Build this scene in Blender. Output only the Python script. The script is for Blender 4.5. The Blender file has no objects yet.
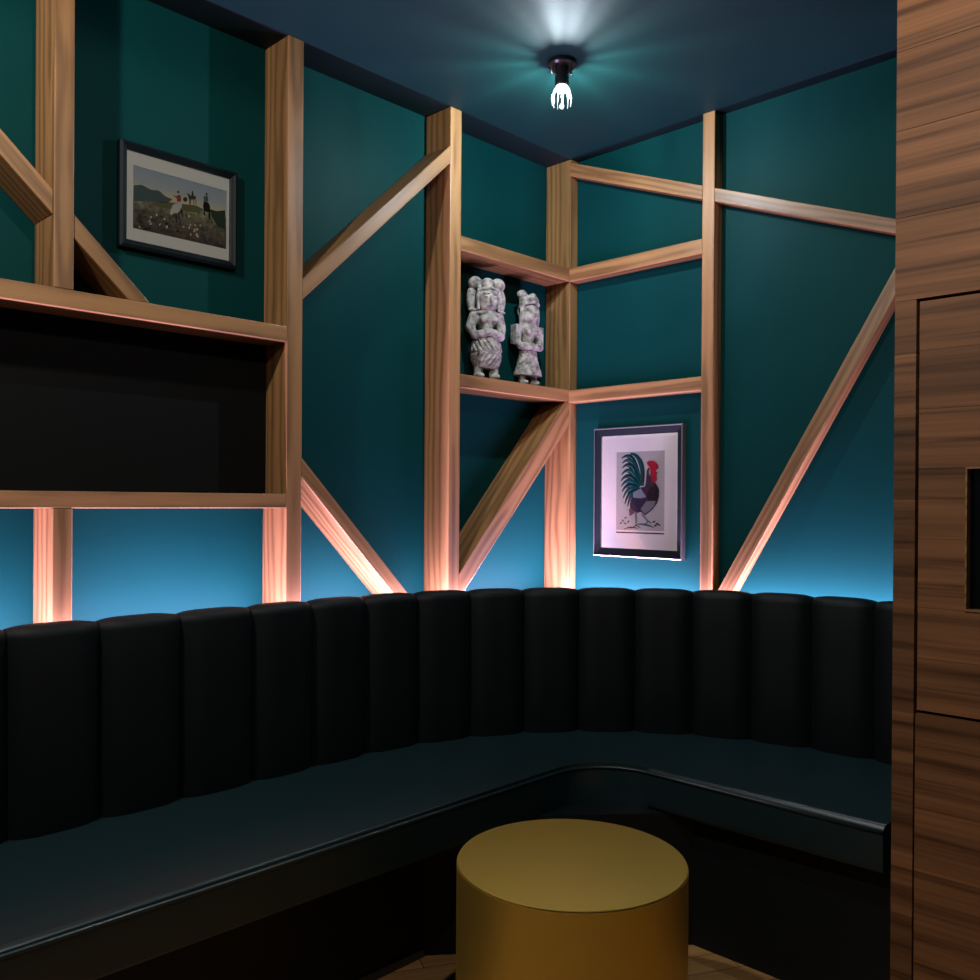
import bpy, bmesh, math, random
from mathutils import Vector, Matrix

random.seed(7)
sc = bpy.context.scene
COL = sc.collection
PI = math.pi
WM = {}                      # world matrix of every object built so far

# ------------------------------------------------------------------ helpers
def link(o, parent=None, M=None):
    COL.objects.link(o)
    M = M or Matrix.Identity(4)
    if parent is not None:
        o.parent = parent
        o.matrix_basis = WM[parent.name].inverted() @ M
    else:
        o.matrix_basis = M
    WM[o.name] = M.copy()
    return o

def obj(name, bm, mats, parent=None, M=None, smooth=False):
    """bm holds WORLD coordinates; M is the object's frame"""
    M = M or (WM[parent.name].copy() if parent is not None else Matrix.Identity(4))
    bmesh.ops.recalc_face_normals(bm, faces=bm.faces)
    bm.transform(M.inverted())
    me = bpy.data.meshes.new(name)
    bm.to_mesh(me); bm.free()
    for m in (mats if isinstance(mats, (list, tuple)) else [mats]):
        me.materials.append(m)
    if smooth:
        for p in me.polygons: p.use_smooth = True
        if smooth == 'auto':
            me.set_sharp_from_angle(angle=math.radians(35))
    return link(bpy.data.objects.new(name, me), parent, M)

def empty(name, loc, label, cat, group=None):
    o = bpy.data.objects.new(name, None)
    o.empty_display_size = .05
    link(o, None, Matrix.Translation(loc))
    return tag(o, label, cat, group)

def tag(o, label=None, cat=None, group=None):
    if label: o['label'] = label
    if cat: o['category'] = cat
    if group: o['group'] = group
    return o

def structure(o):
    o['kind'] = 'structure'
    return o

def box(bm, lo, hi, mi=0):
    vs = [bm.verts.new((x, y, z)) for x in (lo[0], hi[0]) for y in (lo[1], hi[1]) for z in (lo[2], hi[2])]
    fs = []
    for a in ((0, 1, 3, 2), (4, 6, 7, 5), (0, 4, 5, 1), (2, 3, 7, 6), (0, 2, 6, 4), (1, 5, 7, 3)):
        f = bm.faces.new([vs[i] for i in a]); f.material_index = mi; fs.append(f)
    return fs

def bevel(bm, w, seg=2, edges=None):
    bmesh.ops.bevel(bm, geom=list(edges if edges is not None else bm.edges), offset=w, segments=seg,
                    profile=.5, affect='EDGES', clamp_overlap=True)

def lathe(bm, prof, c, n=48, mi=0):
    rings = []
    for r, z in prof:
        if r < 1e-6:
            rings.append([bm.verts.new((c[0], c[1], c[2] + z))])
        else:
            rings.append([bm.verts.new((c[0] + r*math.cos(2*PI*i/n), c[1] + r*math.sin(2*PI*i/n), c[2] + z)) for i in range(n)])
    for a, b in zip(rings, rings[1:]):
        for i in range(n):
            j = (i + 1) % n
            if len(a) == 1 and len(b) == 1: continue
            if len(a) == 1: f = bm.faces.new((a[0], b[i], b[j]))
            elif len(b) == 1: f = bm.faces.new((a[i], b[0], a[j]))
            else: f = bm.faces.new((a[i], b[i], b[j], a[j]))
            f.material_index = mi

def tube(bm, pts, rad, n=8):
    pts = [Vector(p) for p in pts]
    rads = rad if isinstance(rad, (list, tuple)) else [rad]*len(pts)
    rings = []; a = None
    for i, p in enumerate(pts):
        t = (pts[min(i+1, len(pts)-1)] - pts[max(i-1, 0)]).normalized()
        if a is None:
            up = Vector((0, 0, 1)) if abs(t.z) < .8 else Vector((1, 0, 0))
            a = t.cross(up).normalized()
        else: a = (a - t*a.dot(t)).normalized()
        b = a.cross(t)
        rings.append([bm.verts.new(p + rads[i]*(math.cos(2*PI*k/n)*a + math.sin(2*PI*k/n)*b)) for k in range(n)])
    for r0, r1 in zip(rings, rings[1:]):
        for k in range(n):
            bm.faces.new((r0[k], r0[(k+1) % n], r1[(k+1) % n], r1[k]))
    bm.faces.new(rings[0]); bm.faces.new(rings[-1])

# ------------------------------------------------------------------ materials
def lin(c):
    return tuple(((v/12.92) if v <= .04045 else ((v+.055)/1.055)**2.4) for v in c)

def mat(name):
    m = bpy.data.materials.new(name); m.use_nodes = True
    nt = m.node_tree; b = nt.nodes['Principled BSDF']
    return m, nt, b

def N(nt, t, **kw):
    n = nt.nodes.new(t)
    for k, v in kw.items():
        if k in n.inputs.keys(): n.inputs[k].default_value = v
        else: setattr(n, k, v)
    return n

def plain(name, col, rough=.5, metal=0, spec=.5, bump=0, bscale=200, var=0):
    m, nt, b = mat(name)
    b.inputs['Base Color'].default_value = (*col, 1)
    b.inputs['Roughness'].default_value = rough
    b.inputs['Metallic'].default_value = metal
    b.inputs['Specular IOR Level'].default_value = spec
    tc = N(nt, 'ShaderNodeTexCoord')
    if var:
        nz = N(nt, 'ShaderNodeTexNoise', Scale=6.0, Detail=5.0)
        nt.links.new(tc.outputs['Object'], nz.inputs['Vector'])
        rp = N(nt, 'ShaderNodeMapRange'); rp.inputs['To Min'].default_value = 1-var; rp.inputs['To Max'].default_value = 1+var
        nt.links.new(nz.outputs['Fac'], rp.inputs['Value'])
        mx = N(nt, 'ShaderNodeVectorMath', operation='SCALE'); mx.inputs[0].default_value = col
        nt.links.new(rp.outputs['Result'], mx.inputs['Scale'])
        nt.links.new(mx.outputs['Vector'], b.inputs['Base Color'])
    if bump:
        nz = N(nt, 'ShaderNodeTexNoise', Scale=float(bscale), Detail=4.0)
        nt.links.new(tc.outputs['Object'], nz.inputs['Vector'])
        bp = N(nt, 'ShaderNodeBump', Strength=bump, Distance=.002)
        nt.links.new(nz.outputs['Fac'], bp.inputs['Height'])
        nt.links.new(bp.outputs['Normal'], b.inputs['Normal'])
    return m

def wood(name, dark, light, ring=34., rough=.45, tone=.25, island=False, stretch=.2, blot=0., spec=.4, bs=(1.6, 22, 22), rmix=.62, fmix=.4, fs=(6, 260, 260), rr=(.12, .95)):
    """grain runs along the object's own X axis"""
    m, nt, b = mat(name); L = nt.links.new
    tc = N(nt, 'ShaderNodeTexCoord')
    if island: rnd = N(nt, 'ShaderNodeNewGeometry').outputs['Random Per Island']
    else: rnd = N(nt, 'ShaderNodeObjectInfo').outputs['Random']
    mul = N(nt, 'ShaderNodeMath', operation='MULTIPLY'); L(rnd, mul.inputs[0]); mul.inputs[1].default_value = 37.3
    cmb = N(nt, 'ShaderNodeCombineXYZ'); L(mul.outputs[0], cmb.inputs['X'])
    # the ring centre drifts a little from piece to piece
    off = N(nt, 'ShaderNodeMapRange'); L(rnd, off.inputs['Value']); off.inputs['To Min'].default_value = .012; off.inputs['To Max'].default_value = .05
    L(off.outputs['Result'], cmb.inputs['Y'])
    add = N(nt, 'ShaderNodeVectorMath', operation='ADD'); L(tc.outputs['Object'], add.inputs[0]); L(cmb.outputs[0], add.inputs[1])
    sc1 = N(nt, 'ShaderNodeVectorMath', operation='MULTIPLY'); L(add.outputs[0], sc1.inputs[0]); sc1.inputs[1].default_value = (stretch, 1, 1)
    warp = N(nt, 'ShaderNodeTexNoise', Scale=7.0, Detail=2.0); L(sc1.outputs[0], warp.inputs['Vector'])
    wsub = N(nt, 'ShaderNodeVectorMath', operation='SUBTRACT'); L(warp.outputs['Color'], wsub.inputs[0]); wsub.inputs[1].default_value = (.5, .5, .5)
    wsc = N(nt, 'ShaderNodeVectorMath', operation='SCALE'); L(wsub.outputs[0], wsc.inputs[0]); wsc.inputs['Scale'].default_value = .06
    wad = N(nt, 'ShaderNodeVectorMath', operation='ADD'); L(sc1.outputs[0], wad.inputs[0]); L(wsc.outputs[0], wad.inputs[1])
    wave = N(nt, 'ShaderNodeTexWave', wave_type='RINGS', rings_direction='X', wave_profile='SIN')
    wave.inputs['Scale'].default_value = ring; wave.inputs['Distortion'].default_value = 1.2; wave.inputs['Detail'].default_value = 2
    wave.inputs['Detail Scale'].default_value = 2.0
    L(wad.outputs[0], wave.inputs['Vector'])
    fsc = N(nt, 'ShaderNodeVectorMath', operation='MULTIPLY'); L(add.outputs[0], fsc.inputs[0]); fsc.inputs[1].default_value = fs
    fib = N(nt, 'ShaderNodeTexNoise', Scale=1.0, Detail=5.0); L(fsc.outputs[0], fib.inputs['Vector'])
    mixf = N(nt, 'ShaderNodeMath', operation='MULTIPLY_ADD'); L(fib.outputs['Fac'], mixf.inputs[0]); mixf.inputs[1].default_value = fmix
    wm = N(nt, 'ShaderNodeMath', operation='MULTIPLY'); L(wave.outputs['Fac'], wm.inputs[0]); wm.inputs[1].default_value = rmix
    L(wm.outputs[0], mixf.inputs[2])
    ramp = N(nt, 'ShaderNodeValToRGB'); L(mixf.outputs[0], ramp.inputs['Fac'])
    e = ramp.color_ramp.elements
    e[0].position = rr[0]; e[0].color = (*light, 1)
    e[1].position = rr[1]; e[1].color = (*dark, 1)
    mid = e.new(.55); mid.color = (*[a*.72 + c*.28 for a, c in zip(light, dark)], 1)
    tn = N(nt, 'ShaderNodeMapRange'); L(rnd, tn.inputs['Value']); tn.inputs['To Min'].default_value = 1-tone; tn.inputs['To Max'].default_value = 1+tone*.6
    # broad figure: slow light and dark flames along the board
    bsc = N(nt, 'ShaderNodeVectorMath', operation='MULTIPLY'); L(add.outputs[0], bsc.inputs[0]); bsc.inputs[1].default_value = bs
    bn = N(nt, 'ShaderNodeTexNoise', Scale=1.0, Detail=3.0); L(bsc.outputs[0], bn.inputs['Vector'])
    br = N(nt, 'ShaderNodeMapRange'); L(bn.outputs['Fac'], br.inputs['Value']); br.inputs['From Min'].default_value = .25; br.inputs['From Max'].default_value = .75
    br.inputs['To Min'].default_value = 1-blot; br.inputs['To Max'].default_value = 1+blot
    mm = N(nt, 'ShaderNodeMath', operation='MULTIPLY'); L(tn.outputs['Result'], mm.inputs[0]); L(br.outputs['Result'], mm.inputs[1])
    fin = N(nt, 'ShaderNodeVectorMath', operation='SCALE'); L(ramp.outputs['Color'], fin.inputs[0]); L(mm.outputs[0], fin.inputs['Scale'])
    L(fin.outputs['Vector'], b.inputs['Base Color'])
    b.inputs['Roughness'].default_value = rough; b.inputs['Specular IOR Level'].default_value = spec
    bp = N(nt, 'ShaderNodeBump', Strength=.25, Distance=.001); L(mixf.outputs[0], bp.inputs['Height'])
    L(bp.outputs['Normal'], b.inputs['Normal'])
    return m

def emit(name, col, st):
    m, nt, b = mat(name)
    b.inputs['Base Color'].default_value = (*col, 1)
    b.inputs['Emission Color'].default_value = (*col, 1)
    b.inputs['Emission Strength'].default_value = st
    return m

WALL = plain('teal_paint', (.0012, .0315, .0310), .55, spec=.05, bump=.12, bscale=260, var=.06)
CEIL = plain('ceiling_paint', (.0012, .0165, .0150), .6, spec=.12, bump=.1, bscale=220, var=.05)
CEILBAND = plain('black_green_paint', (.004, .012, .014), .6, spec=.2)
DARKWALL = plain('dark_wall_paint', (.02, .05, .055), .6)
PINE = wood('stained_pine', (.120, .056, .019), (.285, .147, .055), ring=14, tone=.2, blot=.22)
CLAD = wood('brown_cladding', (.024, .0080, .0025), (.200, .088, .037), ring=6, rough=.55, spec=.22, tone=.36, island=True, stretch=.10, blot=.42, bs=(.9, 17, 17), rmix=.25, fmix=.8, fs=(2.6, 130, 130), rr=(.27, .88))
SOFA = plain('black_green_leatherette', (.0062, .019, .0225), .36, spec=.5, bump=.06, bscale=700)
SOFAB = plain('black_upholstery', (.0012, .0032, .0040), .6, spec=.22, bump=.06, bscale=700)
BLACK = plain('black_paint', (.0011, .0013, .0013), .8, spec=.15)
PLINTH = plain('black_laminate', (.0035, .0060, .0065), .5, spec=.25)
TRIMM = plain('grey_aluminium', (.10, .11, .11), .35, metal=.8)
GLOSSBLK = plain('black_enamel', (.010, .010, .010), .25)
FRAMEB = plain('dark_frame_lacquer', (.004, .008, .010), .5, spec=.1)
FRAMES = plain('silver_frame_lacquer', (.24, .23, .24), .35, metal=.7)
MATB = plain('white_mat_board', (.86, .86, .80), .8, spec=.1)
STONE = None

# ------------------------------------------------------------------ constants of the place
ZC = 2.42                  # ceiling
DL, DR = .12, .05          # depth of the timbers on the two walls
BX, BY = -4.3, -4.2        # far ends of the room, behind the camera

# ------------------------------------------------------------------ shell
bm = bmesh.new(); box(bm, (BX, BY, -.06), (.1, .1, 0))
def floor_mat():
    m, nt, b = mat('herringbone_oak'); L = nt.links.new
    tc = N(nt, 'ShaderNodeTexCoord'); mp = N(nt, 'ShaderNodeMapping'); L(tc.outputs['Object'], mp.inputs['Vector'])
    mp.inputs['Rotation'].default_value = (0, 0, math.radians(28))
    br = N(nt, 'ShaderNodeTexBrick'); L(mp.outputs[0], br.inputs['Vector'])
    br.inputs['Color1'].default_value = (.50, .28, .10, 1); br.inputs['Color2'].default_value = (.36, .18, .065, 1)
    br.inputs['Mortar'].default_value = (.03, .015, .006, 1); br.inputs['Scale'].default_value = 1
    br.inputs['Mortar Size'].default_value = .0012; br.inputs['Brick Width'].default_value = .5; br.inputs['Row Height'].default_value = .075
    ms = N(nt, 'ShaderNodeMapping'); L(mp.outputs[0], ms.inputs['Vector']); ms.inputs['Scale'].default_value = (5, 90, 1)
    nz = N(nt, 'ShaderNodeTexNoise', Scale=1.0, Detail=4.0); L(ms.outputs[0], nz.inputs['Vector'])
    rg = N(nt, 'ShaderNodeMapRange'); L(nz.outputs['Fac'], rg.inputs['Value']); rg.inputs['To Min'].default_value = .55; rg.inputs['To Max'].default_value = 1.4
    s = N(nt, 'ShaderNodeVectorMath', operation='SCALE'); L(br.outputs['Color'], s.inputs[0]); L(rg.outputs['Result'], s.inputs['Scale'])
    L(s.outputs['Vector'], b.inputs['Base Color']); b.inputs['Roughness'].default_value = .4
    return m
structure(obj('floor', bm, floor_mat()))
bm = bmesh.new(); box(bm, (BX, BY, ZC), (-DR, -DL, ZC+.06)); structure(obj('ceiling', bm, CEIL))
bm = bmesh.new(); box(bm, (BX, -DL, ZC), (.0, 0, ZC+.06)); structure(obj('trim_1', bm, CEILBAND))
bm = bmesh.new(); box(bm, (-DR, BY, ZC), (0, -DL, ZC+.06)); structure(obj('trim_2', bm, CEILBAND))
bm = bmesh.new(); box(bm, (BX, 0, 0), (.1, .1, ZC+.06)); structure(obj('wall_left', bm, WALL))
bm = bmesh.new(); box(bm, (0, BY, 0), (.1, 0, ZC+.06)); structure(obj('wall_right', bm, WALL))
bm = bmesh.new(); box(bm, (BX-.1, BY, 0), (BX, .1, ZC+.06)); structure(obj('wall_back', bm, DARKWALL))
bm = bmesh.new(); box(bm, (BX, BY-.1, 0), (.1, BY, ZC+.06)); structure(obj('wall_front', bm, DARKWALL))

# ------------------------------------------------------------------ timbers
def clip(poly, a, b, c):
    """keep the side a*u + b*v <= c"""
    out = []
    for i in range(len(poly)):
        p, q = poly[i], poly[(i+1) % len(poly)]
        dp, dq = a*p[0]+b*p[1]-c, a*q[0]+b*q[1]-c
        if dp <= 0: out.append(p)
        if dp*dq < 0:
            t = dp/(dp-dq); out.append((p[0]+t*(q[0]-p[0]), p[1]+t*(q[1]-p[1])))
    return out

def timber(name, poly, wall, direction, label, cat, d0=.0006, d1=None, group=None, m=None):
    d1 = d1 or (DL if wall == 'L' else DR)
    t = Vector(direction).normalized()
    if wall == 'L':
        W = lambda u, d, v: Vector((u, -d, v)); ex = Vector((t[0], 0, t[1])); ey = Vector((0, 1, 0))
    else:
        W = lambda u, d, v: Vector((-d, u, v)); ex = Vector((0, t[0], t[1])); ey = Vector((1, 0, 0))
    ez = ex.cross(ey)
    bm = bmesh.new()
    A = [bm.verts.new(W(u, d0, v)) for u, v in poly]; B = [bm.verts.new(W(u, d1, v)) for u, v in poly]
    n = len(poly)
    bm.faces.new(A); bm.faces.new(B)
    for i in range(n): bm.faces.new((A[i], A[(i+1) % n], B[(i+1) % n], B[i]))
    bmesh.ops.recalc_face_normals(bm, faces=bm.faces)
    bevel(bm, .0022, 2)
    cu = sum(p[0] for p in poly)/n; cv = sum(p[1] for p in poly)/n
    o = W(cu, (d0+d1)/2, cv)
    M = Matrix.Identity(4)
    for i in range(3): M[i][0], M[i][1], M[i][2], M[i][3] = ex[i], ey[i], ez[i], o[i]
    return tag(obj(name, bm, m or PINE, None, M), label, cat, group)

def rect(u0, u1, v0, v1): return [(u0, v0), (u1, v0), (u1, v1), (u0, v1)]
def strip(p, q, r, s):
    """long quad between the line p-q and the line r-s, run out past both ends"""
    def ext(a, b):
        d = (b[0]-a[0], b[1]-a[1]); return (a[0]-3*d[0], a[1]-3*d[1]), (b[0]+3*d[0], b[1]+3*d[1])
    a, b = ext(p, q); c, d = ext(r, s)
    return [a, b, d, c]

G = 'pine posts of the timber framing'
P1, P2, P3, CP = (-1.870, -1.826), (-1.261, -1.212), (-.654, -.605), -.043
SU, SL = (1.583, 1.625), (1.129, 1.168)      # left shelf, upper and lower board
NU, NL = (1.968, 2.016), (1.522, 1.566)      # statue niche boards
LE = -2.75                                   # where the framing runs on out of the picture
timber('timber_post', rect(*P1, SU[1], ZC), 'L', (0, 1), 'pine post standing on the upper shelf board left of the hunting picture', 'post', group=G)
timber('timber_post', rect(*P1, 0, SL[0]), 'L', (0, 1), 'short pine post below the lower shelf board, lit pink from the seat back', 'post', group=G)
timber('timber_post', rect(*P2, 0, ZC), 'L', (0, 1), 'tall pine post just right of the hunting picture, holding the shelf ends', 'post', group=G)
timber('timber_post', rect(*P3, 0, ZC), 'L', (0, 1), 'tall pine post bordering the statue niche on its left', 'post', group=G)
timber('timber_post', rect(CP, 0, 0, ZC), 'L', (0, 1), 'golden pine post with swirling grain standing in the room corner', 'post', group=G)
timber('timber_post', rect(-.721, -.677, 0, ZC), 'R', (0, 1), 'slim pine post on the right wall beside the rooster picture', 'post', group=G)

GS = 'pine shelf boards of the timber framing'
timber('shelf_board', rect(LE, P2[0], *SU), 'L', (1, 0), 'upper pine shelf board below the hunting picture', 'shelf', group=GS)
timber('shelf_board', rect(LE, P2[0], *SL), 'L', (1, 0), 'lower pine shelf board at the bottom of the black recess', 'shelf', group=GS)
timber('shelf_board', rect(P3[1], CP, *NU), 'L', (1, 0), 'pine board roofing the niche above the two stone statues', 'shelf', group=GS)
timber('shelf_board', rect(P3[1], CP, *NL), 'L', (1, 0), 'pine board the two stone statues stand on', 'shelf', group=GS)

GB = 'slanting pine braces of the timber framing'
d1 = strip((-1.982, 1.951), (-1.644, 1.626), (-1.981, 1.893), (-1.697, 1.625))
p = clip(clip(clip(d1, 1, 0, P1[0]), 0, 1, ZC), -1, 0, 2.6)
timber('diagonal_brace', p, 'L', (-.72, .69), 'slanting pine brace meeting the leftmost post from the left', 'brace', group=GB, d1=DL-.004)
p = clip(clip(d1, -1, 0, -P1[1]), 0, -1, -SU[1])
timber('diagonal_brace', p, 'L', (-.72, .69), 'short slanting pine brace running from the leftmost post down to the upper shelf', 'brace', group=GB, d1=DL-.004)
p = strip((-1.214, 1.761), (-.653, 2.296), (-1.214, 1.705), (-.653, 2.239))
p = clip(clip(p, -1, 0, -P2[1]), 1, 0, P3[0])
timber('diagonal_brace', p, 'L', (.72, .69), 'high slanting pine brace between the two tall posts left of the statues', 'brace', group=GB)
p = strip((-.072, 1.511), (-.601, .919), (-.013, 1.466), (-.58, .857))
p = clip(clip(clip(clip(p, -1, 0, -P3[1]), 1, 0, CP), 0, 1, NL[0]), 0, -1, -.70)
timber('diagonal_brace', p, 'L', (.66, .75), 'slanting pine brace under the statue niche', 'brace', group=GB)
p = strip((-1.211, 1.268), (-.823, .867), (-1.213, 1.214), (-.883, .871))
p = clip(clip(p, -1, 0, -P2[1]), 0, -1, -.78)
timber('diagonal_brace', p, 'L', (-.7, .72), 'low slanting pine brace lit pink, falling from the post by the shelf ends', 'brace', group=GB)
R6t, R6b = ((-.135, 2.400), (-1.286, 1.947)), ((-.161, 2.341), (-1.286, 1.907))
d6 = strip(*R6t, *R6b)
p = clip(clip(d6, 1, 0, -DL), -1, 0, .677)
timber('diagonal_brace', p, 'R', (1, .39), 'sloping pine rail high on the right wall between corner post and slim post', 'brace', group=GB)
p = clip(clip(d6, 1, 0, -.721), -1, 0, 1.522)
timber('diagonal_brace', p, 'R', (1, .39), 'sloping pine rail high on the right wall running behind the brown cabinet', 'brace', group=GB)
p = strip((-1.178, 1.621), (-.749, .881), (-1.223, 1.616), (-.802, .881))
sl = (R6b[0][1]-R6b[1][1])/(R6b[0][0]-R6b[1][0])
p = clip(p, -sl, 1, R6b[0][1]-sl*R6b[0][0]-.001)
p = clip(clip(p, 0, -1, -.70), -1, 0, 1.522)
timber('diagonal_brace', p, 'R', (-.5, .86), 'long steep pine brace on the right wall with a pink lit edge', 'brace', group=GB)

GR = 'level pine rails on the right wall'
timber('wall_rail', rect(-.677, -DL, 1.965, 2.014), 'R', (1, 0), 'upper level pine rail between corner post and slim post', 'rail', group=GR)
timber('wall_rail', rect(-.677, -DL, 1.518, 1.564), 'R', (1, 0), 'lower level pine rail right above the rooster picture', 'rail', group=GR)

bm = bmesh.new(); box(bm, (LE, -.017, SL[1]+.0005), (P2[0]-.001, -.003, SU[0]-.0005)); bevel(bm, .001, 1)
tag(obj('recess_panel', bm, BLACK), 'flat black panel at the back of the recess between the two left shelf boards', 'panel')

# ------------------------------------------------------------------ banquette
CX, CY, R = -.10-1.05, -.21-1.05, 1.05         # crown line of the back: straight, arc, straight
SXR, SYL, YEND = -.645, -.715, -1.487
XL = -2.78
def crown(s):
    """s = length from (-1.625,-.21); returns point and the normal towards the room"""
    s0 = CX + 1.625
    if s < s0: return Vector((-1.625+s, -.21)), Vector((0, -1))
    a = (s - s0)/R
    if a < PI/2: return Vector((CX + R*math.sin(a), CY + R*math.cos(a))), Vector((-math.sin(a), -math.cos(a)))
    return Vector((CX+R, CY - (a-PI/2)*R)), Vector((-1, 0))
S_END = CX + 1.625 + R*PI/2 + (CY - YEND)
S_BEG = XL + 1.625
def pt(s, off, z):
    c, n = crown(s); q = c + n*off; return Vector((q.x, q.y, z))

sofa = empty('banquette', (-1.3, -.4, 0), 'black L-shaped banquette with a channelled back wrapping the room corner', 'banquette')
# seat cushion: outline in plan
def seat_outline(zf=0):
    r = .17; out = [(XL, SYL)]
    cx, cy = SXR - r, SYL - r
    out.append((cx - .25, SYL))
    for i in range(13):
        a = PI/2*i/12
        out.append((cx + r*math.sin(a), cy + r*math.cos(a)))
    out.append((SXR, YEND))
    n = 30
    for i in range(n+1):
        s = S_END + (S_BEG-S_END)*i/n
        q = pt(s, .02, 0); out.append((q.x, q.y))
    return out
ol = seat_outline()
bm = bmesh.new()
b0 = [bm.verts.new((x, y, .345)) for x, y in ol]; b1 = [bm.verts.new((x, y, .452)) for x, y in ol]
n = len(ol)
bm.faces.new(b0); bm.faces.new(b1)
for i in range(n): bm.faces.new((b0[i], b0[(i+1) % n], b1[(i+1) % n], b1[i]))
nf = 16
ed = [e for e in bm.edges if (abs(e.verts[0].co.z-e.verts[1].co.z) < 1e-6) and all(v.co.y < -.6 and (v.co.x <= SXR+1e-4 or v.co.y < -.6) and any((v.co.xy-Vector(q)).length < 1e-5 for q in ol[:nf]) for v in e.verts)]
bevel(bm, .020, 5, ed)
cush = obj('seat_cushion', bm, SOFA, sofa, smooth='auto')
bm = bmesh.new()
tube(bm, [(x, y, .452-.013) for x, y in [(a[0], a[1]) for a in ol[:nf]]], .0045, 8)
# push the cord out on to the rounded edge
obj('piping', bm, SOFA, cush, smooth=True)

# backrest: a board behind, puffed channels in front
bm = bmesh.new()
n = 60; rows = []
for i in range(n+1):
    s = S_BEG + (S_END-S_BEG)*i/n
    rows.append([bm.verts.new(pt(s, o, z)) for o, z in ((-.030, .0), (-.030, .862), (-.002, .862), (-.002, .0))])
for a, b in zip(rows, rows[1:]):
    for k in range(4): bm.faces.new((a[k], a[(k+1) % 4], b[(k+1) % 4], b[k]))
bm.faces.new(rows[0]); bm.faces.new(rows[-1])
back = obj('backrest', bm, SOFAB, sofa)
def channel(sa, sb):
    bm = bmesh.new(); nu = 14; grid = []
    for i in range(nu+1):
        u = i/nu; e = abs(2*u-1); b = (1-e**4)
        s = sa + (sb-sa)*(.004+.992*u)
        front = .034 + .028*b
        zt = .880 + .008*b
        rr = .020 + .006*b
        prof = [(front-.008, .43), (front, .46), (front+.004*b, .60), (front, .78), (front, zt-rr)]
        for k in range(1, 6):
            a = PI/2*k/5; prof.append((front - rr + rr*math.cos(a), zt - rr + rr*math.sin(a)))
        mid = -.004
        prof += [(mid, zt-.002), (mid-.010*b-.012, zt-.012), (mid-.010*b-.012, .864)]
        grid.append([bm.verts.new(pt(s, o, z)) for o, z in prof])
    for a, b2 in zip(grid, grid[1:]):
        for k in range(len(a)-1): bm.faces.new((a[k], a[k+1], b2[k+1], b2[k]))
        bm.faces.new((a[-1], a[0], b2[0], b2[-1]))
    bm.faces.new(grid[0]); bm.faces.new(grid[-1])
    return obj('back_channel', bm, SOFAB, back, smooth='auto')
CW = .185
cuts = [.187]
while cuts[-1] < S_END: cuts.append(cuts[-1] + .177)
while cuts[0] > S_BEG: cuts.insert(0, cuts[0] - .188)
for sa, sb in zip(cuts, cuts[1:]):
    sa, sb = max(sa, S_BEG), min(sb, S_END)
    if sb - sa > .03: channel(sa, sb)
# base: recessed plinth with a canted corner block, toe trim along the left run
base = [(XL, -.53), (-1.115, -.53), (-.585, -.985), (-.585, YEND), (-.19, YEND), (-.19, -1.3), (-.5, -.5), (-1.2, -.25), (XL, -.25)]
bm = bmesh.new()
lo = [bm.verts.new((x, y, 0)) for x, y in base]; hi = [bm.verts.new((x, y, .346)) for x, y in base]
bm.faces.new(lo); bm.faces.new(hi)
for i in range(len(base)): bm.faces.new((lo[i], lo[(i+1) % len(base)], hi[(i+1) % len(base)], hi[i]))
pl = obj('plinth', bm, PLINTH, sofa)
bm = bmesh.new(); box(bm, (XL, -.536, .0), (-1.118, -.5301, .022)); bevel(bm, .0015, 1)
obj('toe_trim', bm, TRIMM, pl)

ZLEDGE = .7895
# ledge that closes the gap between the back and the walls
bm = bmesh.new()
n = 48; fr = []
for i in range(n+1):
    s = S_BEG + (S_END-S_BEG)*i/n
    fr.append(pt(s, -.031, 0))
fr = [q for q in fr]
def ledge_piece(bm, poly, z0, z1):
    a = [bm.verts.new((x, y, z0)) for x, y in poly]; b = [bm.verts.new((x, y, z1)) for x, y in poly]
    bm.faces.new(a); bm.faces.new(b)
    for i in range(len(poly)): bm.faces.new((a[i], a[(i+1) % len(poly)], b[(i+1) % len(poly)], b[i]))
poly = [(q.x, q.y) for q in fr if q.y < -DL-.004 and q.x < -DR-.004 and q.x > -1.15 and q.y > -1.25]
arc = [q for q in poly]
poly = arc + [(-DR-.002, arc[-1][1]), (-DR-.002, -DL-.006), (arc[0][0], -DL-.006)]
ledge_piece(bm, poly, .771, ZLEDGE)
tag(obj('corner_ledge', bm, PINE, None, Matrix.Translation((-.3, -.35, .82)), smooth=False), 'flat pine ledge filling the corner behind the curved banquette back', 'ledge')

# ------------------------------------------------------------------ LED strip behind the back
LEDC = (1.75, 1.22, 2.2)
led = emit('led_diffuser', (.60, .45, .8), 1.2)
bm = bmesh.new()
ZL = .79
runs = [((XL, -.130), (-.062, -.130)), ((-.062, -.136), (-.062, YEND+.02))]
box(bm, (XL, -.1340, ZL), (-.058, -.1260, ZL+.004)); box(bm, (-.066, YEND+.02, ZL), (-.058, -.1345, ZL+.004))
tag(obj('led_strip', bm, led), 'glowing light strip hidden along the rear top edge of the banquette back', 'light strip')

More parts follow.
